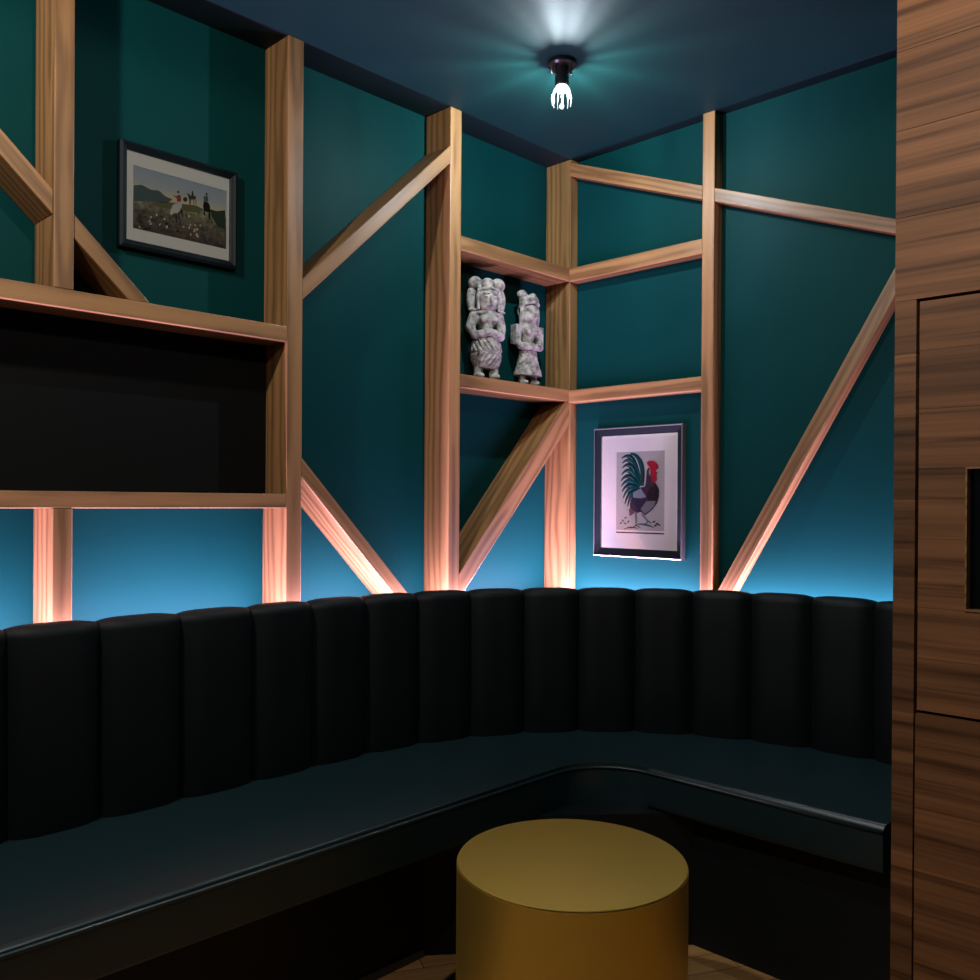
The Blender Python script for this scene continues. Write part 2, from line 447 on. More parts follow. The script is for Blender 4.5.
def area(name, p, q, w, power, tilt, col):
    """long strip lamp from p to q, shining up and leaning towards the wall by `tilt` (a 2-D vector)"""
    p, q = Vector(p), Vector(q); d = (q-p); L = d.length; d.normalize()
    nz = Vector((tilt[0], tilt[1], 1)).normalized()
    l = bpy.data.lights.new(name, 'AREA'); l.shape = 'RECTANGLE'; l.size = L; l.size_y = w
    l.energy = power*L; l.color = [c/max(col) for c in col]
    o = bpy.data.objects.new(name, l); COL.objects.link(o)
    z = -nz; z = -(nz - d*nz.dot(d)).normalized()      # lamps shine along their own -Z
    ez = -(-z); ez = z
    ex = d; ey = ez.cross(ex)
    M = Matrix.Identity(4)
    c = (p+q)/2
    for i in range(3): M[i][0], M[i][1], M[i][2], M[i][3] = ex[i], ey[i], ez[i], c[i]
    o.matrix_basis = M
    return o
LEDP = 25.0
area('led_light', (XL, -.130, ZL+.005), (-.062, -.130, ZL+.005), .007, LEDP, (0, .3), LEDC)
area('led_light', (-.062, -.136, ZL+.005), (-.062, YEND+.02, ZL+.005), .007, LEDP, (.15, 0), LEDC)

# ------------------------------------------------------------------ drum table
T = Vector((-1.1955, -1.0695, 0)); TR, TH = .2345, .42
def brass():
    m, nt, b = mat('brushed_brass'); L = nt.links.new
    b.inputs['Metallic'].default_value = .86; b.inputs['Base Color'].default_value = (.66, .46, .095, 1)
    tc = N(nt, 'ShaderNodeTexCoord'); mp = N(nt, 'ShaderNodeMapping'); mp.inputs['Scale'].default_value = (3, 60, 60)
    L(tc.outputs['Object'], mp.inputs['Vector'])
    nz = N(nt, 'ShaderNodeTexNoise', Scale=2.0, Detail=4.0); L(mp.outputs[0], nz.inputs['Vector'])
    rg = N(nt, 'ShaderNodeMapRange'); L(nz.outputs['Fac'], rg.inputs['Value']); rg.inputs['To Min'].default_value = .34; rg.inputs['To Max'].default_value = .50
    L(rg.outputs['Result'], b.inputs['Roughness'])
    b.inputs['Anisotropic'].default_value = 0
    return m
BRASS = brass()
tb = empty('drum_table', T, 'low round brushed brass drum table in front of the black banquette', 'table')
bm = bmesh.new(); lathe(bm, [(TR-.012, 0), (TR-.0015, 0), (TR, .002), (TR, TH-.004), (TR-.004, TH-.0035), (TR-.012, TH-.0035)], T, 96)
obj('drum', bm, BRASS, tb, smooth='auto')
bm = bmesh.new(); lathe(bm, [(0, TH-.003), (TR-.003, TH-.003), (TR-.001, TH-.0015), (TR-.0018, TH), (0, TH)], T, 96)
obj('tabletop', bm, BRASS, tb, smooth='auto')

# ------------------------------------------------------------------ brown cabinet on the right
PX, PY0 = -.70, -1.524
CABY = -2.75
cab = empty('timber_cabinet', (-.35, -2.1, 0), 'brown horizontally boarded cabinet wall with two flush doors right of the banquette', 'cabinet')
MY = Matrix(((0, 1, 0, 0), (1, 0, 0, 0), (0, 0, -1, 0), (0, 0, 0, 1)))      # own X runs along world Y
def boards(bm, y0, y1, zs, x0, x1, hole=None, gap=.0012):
    for a, b in zip(zs, zs[1:]):
        spans = [(y0, y1)]
        if hole and b > hole[2] and a < hole[3]:
            spans = [(y0, hole[0]), (hole[1], y1)]
        za, zb = a+gap/2, b-gap/2
        for (s0, s1) in spans:
            f = box(bm, (x0, min(s0, s1), za), (x1, max(s0, s1), zb))
DY0, DY1 = -1.569, -2.19                     # door edges
UZ = (.722, 1.568)
def fz(lo, hi, step, jit=.02):
    z = [lo]; 
    while z[-1] + step*1.4 < hi: z.append(z[-1] + step + random.uniform(-jit, jit))
    return z + [hi]
def off(M, v): return M.copy() if v is None else Matrix.Translation(v) @ M
# carcass behind
bm = bmesh.new(); box(bm, (PX+.03, CABY, 0), (-.001, PY0-.002, ZC-.001)); obj('carcass', bm, BLACK, cab)
bm = bmesh.new()
boards(bm, PY0, CABY, [UZ[1]+.003, 1.744, 1.925, 2.09, 2.25, ZC-.002], PX, PX+.029)
boards(bm, PY0, DY0+.0025, [0.002, .30, .44, .60, .72, .86, 1.0, 1.16, 1.33, 1.46, UZ[1]+.003], PX, PX+.029, gap=.0004)
boards(bm, DY1-.003, CABY, [0.002, .2, .38, .55, .74, .95, 1.15, 1.35, UZ[1]+.003], PX, PX+.029)
bmesh.ops.recalc_face_normals(bm, faces=bm.faces)
obj('cladding', bm, CLAD, cab, off(MY, (PX, -2, 1.2)))
HOLE = (-1.661, -2.04, .939, 1.224)
bm = bmesh.new()
boards(bm, DY0-.0025, DY1, [UZ[0]+.006, .835, HOLE[2], 1.08, HOLE[3], 1.345, 1.465, UZ[1]-.002], PX+.005, PX+.029, hole=HOLE, gap=.0006)
ud = obj('upper_door', bm, CLAD, cab, off(MY, (PX, -1.9, 1.1)))
bm = bmesh.new()
box(bm, (PX+.0245, HOLE[1], HOLE[2]), (PX+.0285, HOLE[0], HOLE[3]))
obj('window_pane', bm, plain('black_glass', (.002, .002, .0025), .08), ud)['label'] = 'black glass pane in the door opening'
bm = bmesh.new()
x0, x1 = PX+.0015, PX+.024
for lo, hi in (((x0, HOLE[1], HOLE[2]), (x1, HOLE[0], HOLE[2]+.003)), ((x0, HOLE[1], HOLE[3]-.003), (x1, HOLE[0], HOLE[3])),
               ((x0, HOLE[0]-.003, HOLE[2]+.003), (x1, HOLE[0], HOLE[3]-.003)), ((x0, HOLE[1], HOLE[2]+.003), (x1, HOLE[1]+.003, HOLE[3]-.003))): box(bm, lo, hi)
obj('opening_edge', bm, PINE, ud)
bm = bmesh.new()
boards(bm, DY0-.0025, DY1, [.03, .14, .27, .40, .53, .655, UZ[0]], PX-.004, PX+.029, gap=.0007)
obj('lower_door', bm, CLAD, cab, off(MY, (PX, -1.9, .4)))

# ------------------------------------------------------------------ ceiling lamp
LP = Vector((-.632, -.563, ZC))
lamp = empty('ceiling_lamp', LP, 'small black ceiling lamp with a bright crystal bulb near the room corner', 'ceiling lamp')
bm = bmesh.new(); lathe(bm, [(0, 0), (.040, 0), (.042, -.003), (.042, -.012), (.036, -.017), (0, -.017)], LP, 48)
obj('ceiling_rose', bm, GLOSSBLK, lamp, smooth='auto')
bm = bmesh.new(); lathe(bm, [(0, -.0172), (.0195, -.0172), (.0205, -.020), (.0205, -.066), (.018, -.069), (.0, -.069)], LP, 32)
sock = obj('socket', bm, GLOSSBLK, lamp, smooth='auto')
for a in (2.4, -.55):
    bm = bmesh.new(); c = LP + Vector((.0285*math.cos(a), .0285*math.sin(a), -.026))
    lathe(bm, [(0, .009), (.0035, .009), (.0035, .0), (.005, -.002), (.004, -.008), (0, -.010)], c, 12)
    obj('fixing_screw', bm, plain('bright_steel', (.8, .8, .8), .25, metal=1), lamp, smooth='auto')
def crystal():
    m, nt, b = mat('lit_crystal'); L = nt.links.new
    em = N(nt, 'ShaderNodeEmission'); em.inputs['Color'].default_value = (.82, .97, 1, 1); em.inputs['Strength'].default_value = 3
    gl = N(nt, 'ShaderNodeBsdfGlossy'); gl.inputs['Roughness'].default_value = .05
    mx = N(nt, 'ShaderNodeMixShader'); mx.inputs['Fac'].default_value = .25
    L(em.outputs[0], mx.inputs[1]); L(gl.outputs[0], mx.inputs[2]); L(mx.outputs[0], nt.nodes['Material Output'].inputs['Surface'])
    return m
CRY = crystal()
bm = bmesh.new()
nb = 11
for k in range(nb):
    a = 2*PI*k/nb
    e1 = Vector((math.cos(a), math.sin(a), 0)); e2 = Vector((-math.sin(a), math.cos(a), 0))
    prof = [(.0150, -.0695, .0018), (.0225, -.080, .0040), (.0270, -.098, .0034), (.0285, -.110, .0015), (.0262, -.126, .0006)]
    rg_ = []
    for r, z, w in prof:
        o = LP + Vector((0, 0, z))
        rg_.append([bm.verts.new(o + e1*(r+.0012) ), bm.verts.new(o + e1*r + e2*w*.5), bm.verts.new(o + e1*(r-.0012)), bm.verts.new(o + e1*r - e2*w*.5)])
    for r0, r1 in zip(rg_, rg_[1:]):
        for q in range(4): bm.faces.new((r0[q], r0[(q+1) % 4], r1[(q+1) % 4], r1[q]))
    bm.faces.new(rg_[0]); bm.faces.new(rg_[-1])
lathe(bm, [(0, -.0692), (.0165, -.0692), (.0195, -.078), (.0150, -.0865), (0, -.0875)], LP, 11)
bulb = obj('crystal_bulb', bm, CRY, lamp)
bm = bmesh.new(); lathe(bm, [(0, -.1185), (.004, -.1205), (.0075, -.1275), (.005, -.1335), (0, -.136)], LP, 6)
lathe(bm, [(0, -.0695), (.0012, -.0695), (.0012, -.119), (0, -.119)], LP, 6)
obj('crystal_drop', bm, CRY, bulb)

def point(name, loc, power, col, rad=.03, spot=None, target=None):
    l = bpy.data.lights.new(name, 'SPOT' if spot else 'POINT'); l.energy = power; l.color = col; l.shadow_soft_size = rad
    o = bpy.data.objects.new(name, l); COL.objects.link(o); o.location = loc
    if spot:
        l.spot_size = math.radians(spot); l.spot_blend = .08
        o.rotation_euler = (Vector(target)-Vector(loc)).to_track_quat('-Z', 'Y').to_euler()
    return o
point('lamp_light', LP + Vector((.004, .003, -.098)), 30, (.76, .90, 1), .007)
# other ceiling lamps of the room, behind and beside the camera
point('room_lamp_light', (-2.60, -.70, 2.33), 60, (1, .93, .88), .03)
point('room_lamp_light', (-1.78, -1.78, 2.39), 34, (1, .94, .86), .03, 177, (-1.78, -1.78, 0))

# ------------------------------------------------------------------ pictures
def glass_mat():
    m, nt, b = mat('picture_glass'); L = nt.links.new
    tr = N(nt, 'ShaderNodeBsdfTransparent'); gl = N(nt, 'ShaderNodeBsdfGlossy'); gl.inputs['Roughness'].default_value = .03
    fr = N(nt, 'ShaderNodeFresnel', IOR=1.45); mx = N(nt, 'ShaderNodeMixShader')
    L(fr.outputs[0], mx.inputs[0]); L(tr.outputs[0], mx.inputs[1]); L(gl.outputs[0], mx.inputs[2])
    L(mx.outputs[0], nt.nodes['Material Output'].inputs['Surface'])
    return m
PGLASS = glass_mat()
def ring_frame(bm, W, o, i_, prof):
    """o/i_ = (u0,u1,v0,v1) outer and inner rect; prof = [(t, depth)] with t 0 outer .. 1 inner"""
    loops = []
    for t, d in prof:
        r = [a + (b-a)*t for a, b in zip(o, i_)]
        loops.append([bm.verts.new(W(u, d, v)) for u, v in ((r[0], r[2]), (r[1], r[2]), (r[1], r[3]), (r[0], r[3]))])
    for a, b in zip(loops, loops[1:]):
        for k in range(4): bm.faces.new((a[k], a[(k+1) % 4], b[(k+1) % 4], b[k]))
def quad(bm, W, r, d, mi=0):
    f = bm.faces.new([bm.verts.new(W(u, d, v)) for u, v in ((r[0], r[2]), (r[1], r[2]), (r[1], r[3]), (r[0], r[3]))]); f.material_index = mi
def polyface(bm, W, pts, d, mi):
    f = bm.faces.new([bm.verts.new(W(u, d, v)) for u, v in pts]); f.material_index = mi
def ribbon(bm, W, pts, w, d, mi):
    """tapered brush stroke"""
    P = [Vector(p) for p in pts]; L_, R_ = [], []
    for i, p in enumerate(P):
        t = (P[min(i+1, len(P)-1)] - P[max(i-1, 0)]).normalized(); nn = Vector((-t.y, t.x)); k = i/(len(P)-1)
        ww = w[0] + (w[1]-w[0])*k if len(w) == 2 else (w[0] + (w[1]-w[0])*min(1, 2*k) if k < .5 else w[1] + (w[2]-w[1])*(2*k-1))
        L_.append(bm.verts.new(W(*(lambda q: (q.x, d, q.y))(p+nn*ww/2)))); R_.append(bm.verts.new(W(*(lambda q: (q.x, d, q.y))(p-nn*ww/2))))
    for i in range(len(P)-1):
        f = bm.faces.new((L_[i], L_[i+1], R_[i+1], R_[i])); f.material_index = mi
def bez(p0, p1, p2, n=9):
    return [tuple((1-t)**2*a + 2*t*(1-t)*b + t*t*c for a, b, c in zip(p0, p1, p2)) for t in [i/n for i in range(n+1)]]
def ell(cx, cy, rx, ry, n=14, rot=0):
    return [(cx + rx*math.cos(2*PI*i/n)*math.cos(rot) - ry*math.sin(2*PI*i/n)*math.sin(rot),
             cy + rx*math.cos(2*PI*i/n)*math.sin(rot) + ry*math.sin(2*PI*i/n)*math.cos(rot)) for i in range(n)]
def ink(name, c): return plain(name, lin(c), .8, spec=.1)
def picture(name, W, out, inn, mat_in, loc, label, frame_mats, prof, prints, print_mats, dm):
    p = empty(name, loc, label, 'picture')
    bm = bmesh.new(); ring_frame(bm, W, out, inn, prof[:4]); fr = obj('frame', bm, frame_mats[0], p)
    if len(prof) > 4:
        bm = bmesh.new(); ring_frame(bm, W, out, inn, prof[4:]); obj('frame_edge', bm, frame_mats[1], fr)
    bm = bmesh.new()
    ring_frame(bm, W, inn, mat_in, [(0, dm), (1, dm), (1, dm-.0015)]); obj('mat_board', bm, MATB, p)
    bm = bmesh.new(); prints(bm, W); obj('print', bm, print_mats, p)
    bm = bmesh.new(); lo = W(inn[0], dm+.003, inn[2]); hi = W(inn[1], dm+.005, inn[3])
    box(bm, [min(a, b) for a, b in zip(lo, hi)], [max(a, b) for a, b in zip(lo, hi)]); obj('glass', bm, PGLASS, p)
    return p

# --- hunting scene on the left wall
WL = lambda u, d, v: Vector((u, -d, v)); WR = lambda u, d, v: Vector((-d, u, v))
fo, fi = (-1.678, -1.356, 1.779, 2.043), (-1.658, -1.374, 1.800, 2.024)
fp = (-1.640, -1.382, 1.832, 1.990)
def land_mat():
    m, nt, b = mat('printed_countryside'); L = nt.links.new
    tc = N(nt, 'ShaderNodeTexCoord'); sp = N(nt, 'ShaderNodeSeparateXYZ'); L(tc.outputs['Object'], sp.inputs[0])
    mr = N(nt, 'ShaderNodeMapRange'); L(sp.outputs['Z'], mr.inputs['Value'])
    mr.inputs['From Min'].default_value = fp[2]-1.911; mr.inputs['From Max'].default_value = fp[3]-1.911
    rp = N(nt, 'ShaderNodeValToRGB'); L(mr.outputs[0], rp.inputs['Fac']); e = rp.color_ramp.elements
    e[0].position = 0; e[0].color = (*lin((.24, .22, .20)), 1); e[1].position = 1; e[1].color = (*lin((.62, .68, .74)), 1)
    for pos, c in ((.30, (.38, .36, .30)), (.52, (.56, .55, .42)), (.60, (.86, .80, .62)), (.75, (.70, .73, .74))):
        x = e.new(pos); x.color = (*lin(c), 1)
    nz = N(nt, 'ShaderNodeTexNoise', Scale=90.0, Detail=5.0); L(tc.outputs['Object'], nz.inputs['Vector'])
    n2 = N(nt, 'ShaderNodeMapRange'); L(nz.outputs['Fac'], n2.inputs['Value']); n2.inputs['From Min'].default_value = .3; n2.inputs['From Max'].default_value = .7
    n2.inputs['To Min'].default_value = .35; n2.inputs['To Max'].default_value = 1.7
    st = N(nt, 'ShaderNodeMath', operation='LESS_THAN'); L(mr.outputs[0], st.inputs[0]); st.inputs[1].default_value = .55
    mx = N(nt, 'ShaderNodeMix', data_type='FLOAT'); L(st.outputs[0], mx.inputs[0]); mx.inputs[2].default_value = 1; L(n2.outputs[0], mx.inputs[3])
    s = N(nt, 'ShaderNodeVectorMath', operation='SCALE'); L(rp.outputs[0], s.inputs[0]); L(mx.outputs[0], s.inputs['Scale'])
    L(s.outputs[0], b.inputs['Base Color']); b.inputs['Roughness'].default_value = .8
    return m
HUNT = [land_mat(), ink('ink_slate', (.33, .40, .40)), ink('ink_olive', (.42, .42, .28)), ink('ink_grey', (.80, .79, .77)), ink('ink_dark', (.13, .13, .12)),
        ink('ink_red', (.62, .28, .25)), ink('ink_bay', (.34, .24, .15)), ink('ink_green', (.20, .27, .20)), ink('ink_cream', (.82, .78, .68)), ink('ink_brown', (.40, .36, .30))]
def hunt(bm, W):
    w, h = fp[1]-fp[0], fp[3]-fp[2]
    # coordinates read off the print: x 75..935, y follows the perspective slope
    def T_(x, y):
        u = (x-75)/860; top = 50+195*u; bot = 615+160*u
        return (fp[0]+u*w, fp[3]-h*(y-top)/(bot-top))
    D0 = .0062
    quad(bm, W, fp, D0, 0)
    def P(pts, mi, dd): polyface(bm, W, [T_(*q) for q in pts], D0+dd*.00012, mi)
    def E(x, y, rx, ry, mi, dd, rot=0): P(ell(x, y, rx, ry, 12, rot), mi, dd)
    P([(80, 232), (150, 222), (230, 262), (300, 265), (360, 315), (425, 340), (380, 372), (80, 370)], 1, 1)
    P([(230, 385), (330, 365), (430, 370), (540, 378), (640, 385), (720, 420), (640, 450), (420, 430), (300, 420)], 2, 1)
    P([(780, 415), (840, 430), (925, 420), (928, 600), (850, 570), (790, 480)], 7, 1)
    # grey horse with a rider in a red coat
    E(455, 420, 40, 46, 3, 3, .5); P([(430, 400), (412, 420), (398, 470), (404, 482), (420, 478), (428, 455), (455, 440)], 3, 5); E(420, 450, 16, 32, 3, 4, .3); E(488, 390, 22, 34, 3, 4)
    for x0, y0, x1, y1 in ((455, 460, 460, 550), (480, 450, 485, 515), (505, 430, 520, 495), (495, 440, 515, 470)):
        P([(x0-6, y0), (x0+6, y0), (x1+5, y1), (x1-5, y1)], 4, 2)
    P([(462, 300), (496, 296), (502, 345), (488, 362), (464, 358)], 5, 6); P([(465, 312), (430, 300), (428, 306), (462, 328)], 5, 6)
    E(474, 270, 9, 12, 4, 7)
    # two horses on the ridge
    E(605, 315, 38, 20, 6, 3); P([(572, 310), (552, 278), (570, 280), (592, 300)], 6, 4); E(540, 335, 20, 22, 7, 3)
    for x in (580, 590, 620, 640): P([(x-4, 325), (x+4, 325), (x+3, 378), (x-3, 378)], 6, 2)
    P([(598, 268), (616, 268), (618, 305), (598, 303)], 7, 5); E(607, 262, 6, 8, 4, 6)
    # dark horse and rider on the right
    E(742, 395, 34, 50, 4, 3, -.25); P([(712, 350), (722, 345), (728, 470), (714, 470)], 4, 4); P([(760, 420), (782, 415), (778, 510), (762, 512)], 4, 4)
    P([(712, 300), (752, 296), (760, 345), (716, 348)], 1, 5); E(740, 280, 9, 13, 4, 6)
    # hounds as pale flecks
    for i in range(34):
        x = random.choice([random.gauss(600, 45), random.gauss(650, 45), random.gauss(215, 35), random.gauss(365, 12)]); y = random.gauss(575, 45) + (x-600)*.12
        if T_(x, y)[1] > fp[2]+.004: E(x, y, random.uniform(5, 11), random.uniform(8, 16), random.choice([8, 3, 9, 8]), 3, random.uniform(-.6, .6))
    for i in range(60):
        x = random.uniform(90, 915); u = (x-75)/860; y = random.uniform(430+60*u, 610+150*u)
        E(x, y, random.uniform(6, 18), random.uniform(4, 9), random.choice([9, 2, 4, 7, 9]), 2, random.uniform(-.4, .4))
picture('hunting_picture', WL, fo, fi, fp, (-1.517, 0, 1.911), 'framed hunting print of riders on horseback on the left wall', [FRAMEB, FRAMEB],
        [(0, .0005), (0, .018), (.35, .022), (.6, .018), (.6, .018), (.85, .015), (1, .012), (1, .005)], hunt, HUNT, .0075)

# --- rooster on the right wall
ro, ri = (-.592, -.220, .957, 1.417), (-.563, -.246, .987, 1.389)
rp_ = (-.512, -.310, 1.052, 1.330)
ROO = [ink('paper_grey', (.70, .71, .68)), ink('ink_teal', (.02, .30, .29)), ink('ink_teal_dark', (.02, .19, .20)), ink('ink_plum', (.20, .17, .25)), ink('ink_black_blue', (.09, .10, .15)),
       ink('ink_crimson', (.66, .10, .20)), ink('ink_silver', (.50, .56, .58)), ink('ink_umber', (.38, .30, .30)), ink('ink_leg', (.45, .48, .48)), ink('ink_line', (.20, .21, .22)), ink('ink_moss', (.25, .42, .40))]
def rooster(bm, W):
    w, h = rp_[1]-rp_[0], rp_[3]-rp_[2]
    def T_(x, y): return (rp_[1]-w*(x-68)/507, rp_[3]-h*(y-100)/825)
    D0 = .0062
    quad(bm, W, rp_, D0, 0)
    def P(pts, mi, dd): polyface(bm, W, [T_(*q) for q in pts], D0+dd*.00012, mi)
    S = w/507
    def B(p0, p1, p2, ws, mi, dd, n=10): ribbon(bm, W, [T_(*q) for q in bez(p0, p1, p2, n)], [a*S for a in ws], D0+dd*.00012, mi)
    # sickle feathers fanning from the rump
    tips = [(122, 165, 250, 60), (128, 218, 240, 100), (128, 270, 230, 150), (122, 340, 215, 210), (115, 405, 205, 280), (118, 465, 195, 340), (128, 520, 190, 400), (140, 590, 190, 450), (160, 650, 200, 500), (190, 675, 215, 545)]
    for i, (x, y, cx, cy) in enumerate(tips):
        rx, ry = 300+20*(1-i/9), 430+10*i
        B((x, y), (cx, cy), (rx, ry), (8, 54-1.5*i, 40), 1 if i % 2 else 2, 2+i)
        B((x+8, y+4), (cx+8, cy+14), (rx-6, ry+6), (1, 5, 3), 6, 2.5+i)
    B((215, 120), (360, 130), (345, 460), (18, 46, 36), 1, 3); B((255, 118), (385, 180), (352, 420), (6, 22, 26), 2, 12.5)
    # body
    P([(250, 520), (300, 480), (370, 470), (395, 400), (450, 400), (490, 440), (520, 500), (520, 570), (500, 640), (450, 710), (380, 765), (330, 730), (290, 745), (220, 700), (215, 650)], 3, 13)
    P([(430, 470), (490, 450), (520, 510), (518, 580), (485, 620), (420, 615), (390, 560)], 4, 14)
    P([(392, 300), (410, 270), (440, 300), (455, 380), (470, 430), (430, 470), (380, 460)], 3, 15)
    P([(250, 530), (330, 485), (390, 575), (330, 590), (250, 580)], 6, 15)
    P([(330, 700), (390, 620), (490, 615), (470, 670), (420, 720), (370, 750)], 8, 15)
    P([(205, 700), (240, 700), (270, 740), (215, 780)], 7, 14)
    # comb, face, wattles
    P([(390, 215), (420, 200), (460, 203), (500, 235), (515, 270), (495, 298), (460, 285), (430, 278), (400, 245)], 5, 17)
    P([(415, 275), (480, 285), (492, 330), (498, 400), (480, 428), (455, 420), (440, 370), (425, 330)], 5, 16)
    P(ell(424, 320, 10, 34), 6, 17)
    P([(492, 320), (512, 330), (492, 340)], 7, 16)
    # legs and ground
    for a, b in (((280, 740), (285, 880)), ((345, 750), (410, 830))):
        ribbon(bm, W, [T_(*a), T_(*b)], [26*S, 13*S], D0+.0016, 8)
    for a, b in (((285, 870), (230, 905)), ((285, 870), (330, 900)), ((410, 825), (450, 850)), ((410, 825), (380, 860))):
        ribbon(bm, W, [T_(*a), T_(*b)], [11*S, 5*S], D0+.0017, 9)
    B((300, 860), (380, 850), (470, 890), (10, 22, 8), 10, 9); B((150, 915), (230, 880), (300, 905), (4, 16, 5), 9, 9)
    for x, y in ((120, 850), (140, 825), (165, 855), (200, 835), (170, 795), (470, 830), (500, 850), (485, 870), (520, 860)):
        P(ell(x, y, 17, 9, 8, random.uniform(-1, 1)), 10 if x < 300 else 2, 10)
    ribbon(bm, W, [T_(68, 950), T_(575, 950)], [12*S, 12*S], D0+.0022, 9)
picture('rooster_picture', WR, ro, ri, rp_, (0, -.406, 1.187), 'framed print of a crowing rooster with green tail on the right wall', [FRAMEB, FRAMES],
        [(.14, .022), (.18, .018), (.9, .012), (1, .005), (0, .0005), (0, .024), (.10, .026), (.14, .022)], rooster, ROO, .0075)

# ------------------------------------------------------------------ stone statues
def stone():
    m, nt, b = mat('carved_stone'); L = nt.links.new
    tc = N(nt, 'ShaderNodeTexCoord'); nz = N(nt, 'ShaderNodeTexNoise', Scale=55.0, Detail=6.0); L(tc.outputs['Object'], nz.inputs['Vector'])
    rp = N(nt, 'ShaderNodeValToRGB'); L(nz.outputs['Fac'], rp.inputs['Fac']); e = rp.color_ramp.elements
    e[0].position = .30; e[0].color = (.09, .078, .07, 1); e[1].position = .68; e[1].color = (.44, .40, .36, 1)
    L(rp.outputs[0], b.inputs['Base Color']); b.inputs['Roughness'].default_value = .9
    n2 = N(nt, 'ShaderNodeTexNoise', Scale=260.0, Detail=4.0); L(tc.outputs['Object'], n2.inputs['Vector'])
    bp = N(nt, 'ShaderNodeBump', Strength=.5, Distance=.002); L(n2.outputs['Fac'], bp.inputs['Height']); L(bp.outputs[0], b.inputs['Normal'])
    return m
STONE = stone()
def ball(bm, c, r, rot=None, sub=3):
    M = Matrix.Translation(c) @ (rot or Matrix.Identity(4)) @ Matrix.Diagonal((r[0], r[1], r[2], 1))
    bmesh.ops.create_icosphere(bm, subdivisions=sub, radius=1, matrix=M)
def limb(bm, pts, rad): tube(bm, [Vector(p) for p in pts], rad, 12); [ball(bm, p, (r, r, r), sub=2) for p, r in zip(pts, rad)]
def fuse(bm, vox):
    me = bpy.data.meshes.new('tmp'); bm.to_mesh(me); bm.free()
    o = bpy.data.objects.new('tmp', me); COL.objects.link(o)
    md = o.modifiers.new('r', 'REMESH'); md.mode = 'VOXEL'; md.voxel_size = vox
    s = o.modifiers.new('s', 'SMOOTH'); s.iterations = 2; s.factor = .4
    dg = bpy.context.evaluated_depsgraph_get(); dg.update()
    out = bmesh.new(); ev = o.evaluated_get(dg); out.from_mesh(ev.to_mesh()); ev.to_mesh_clear()
    bpy.data.objects.remove(o)
    return out
def skirt(z0, z1, rf, carve, n=120, m=44):
    bm = bmesh.new(); rings = []
    for j in range(m+1):
        v = j/m; z = z0+(z1-z0)*v
        rw, rd = rf(v)
        row = []
        for i in range(n):
            a = 2*PI*i/n; k = 1 + carve(a, v)
            row.append(bm.verts.new((rw*k*math.cos(a), rd*k*math.sin(a), z)))
        rings.append(row)
    for a, b in zip(rings, rings[1:]):
        for i in range(n): bm.faces.new((a[i], a[(i+1) % n], b[(i+1) % n], b[i]))
    bm.faces.new(rings[0]); bm.faces.new(rings[-1])
    return bm
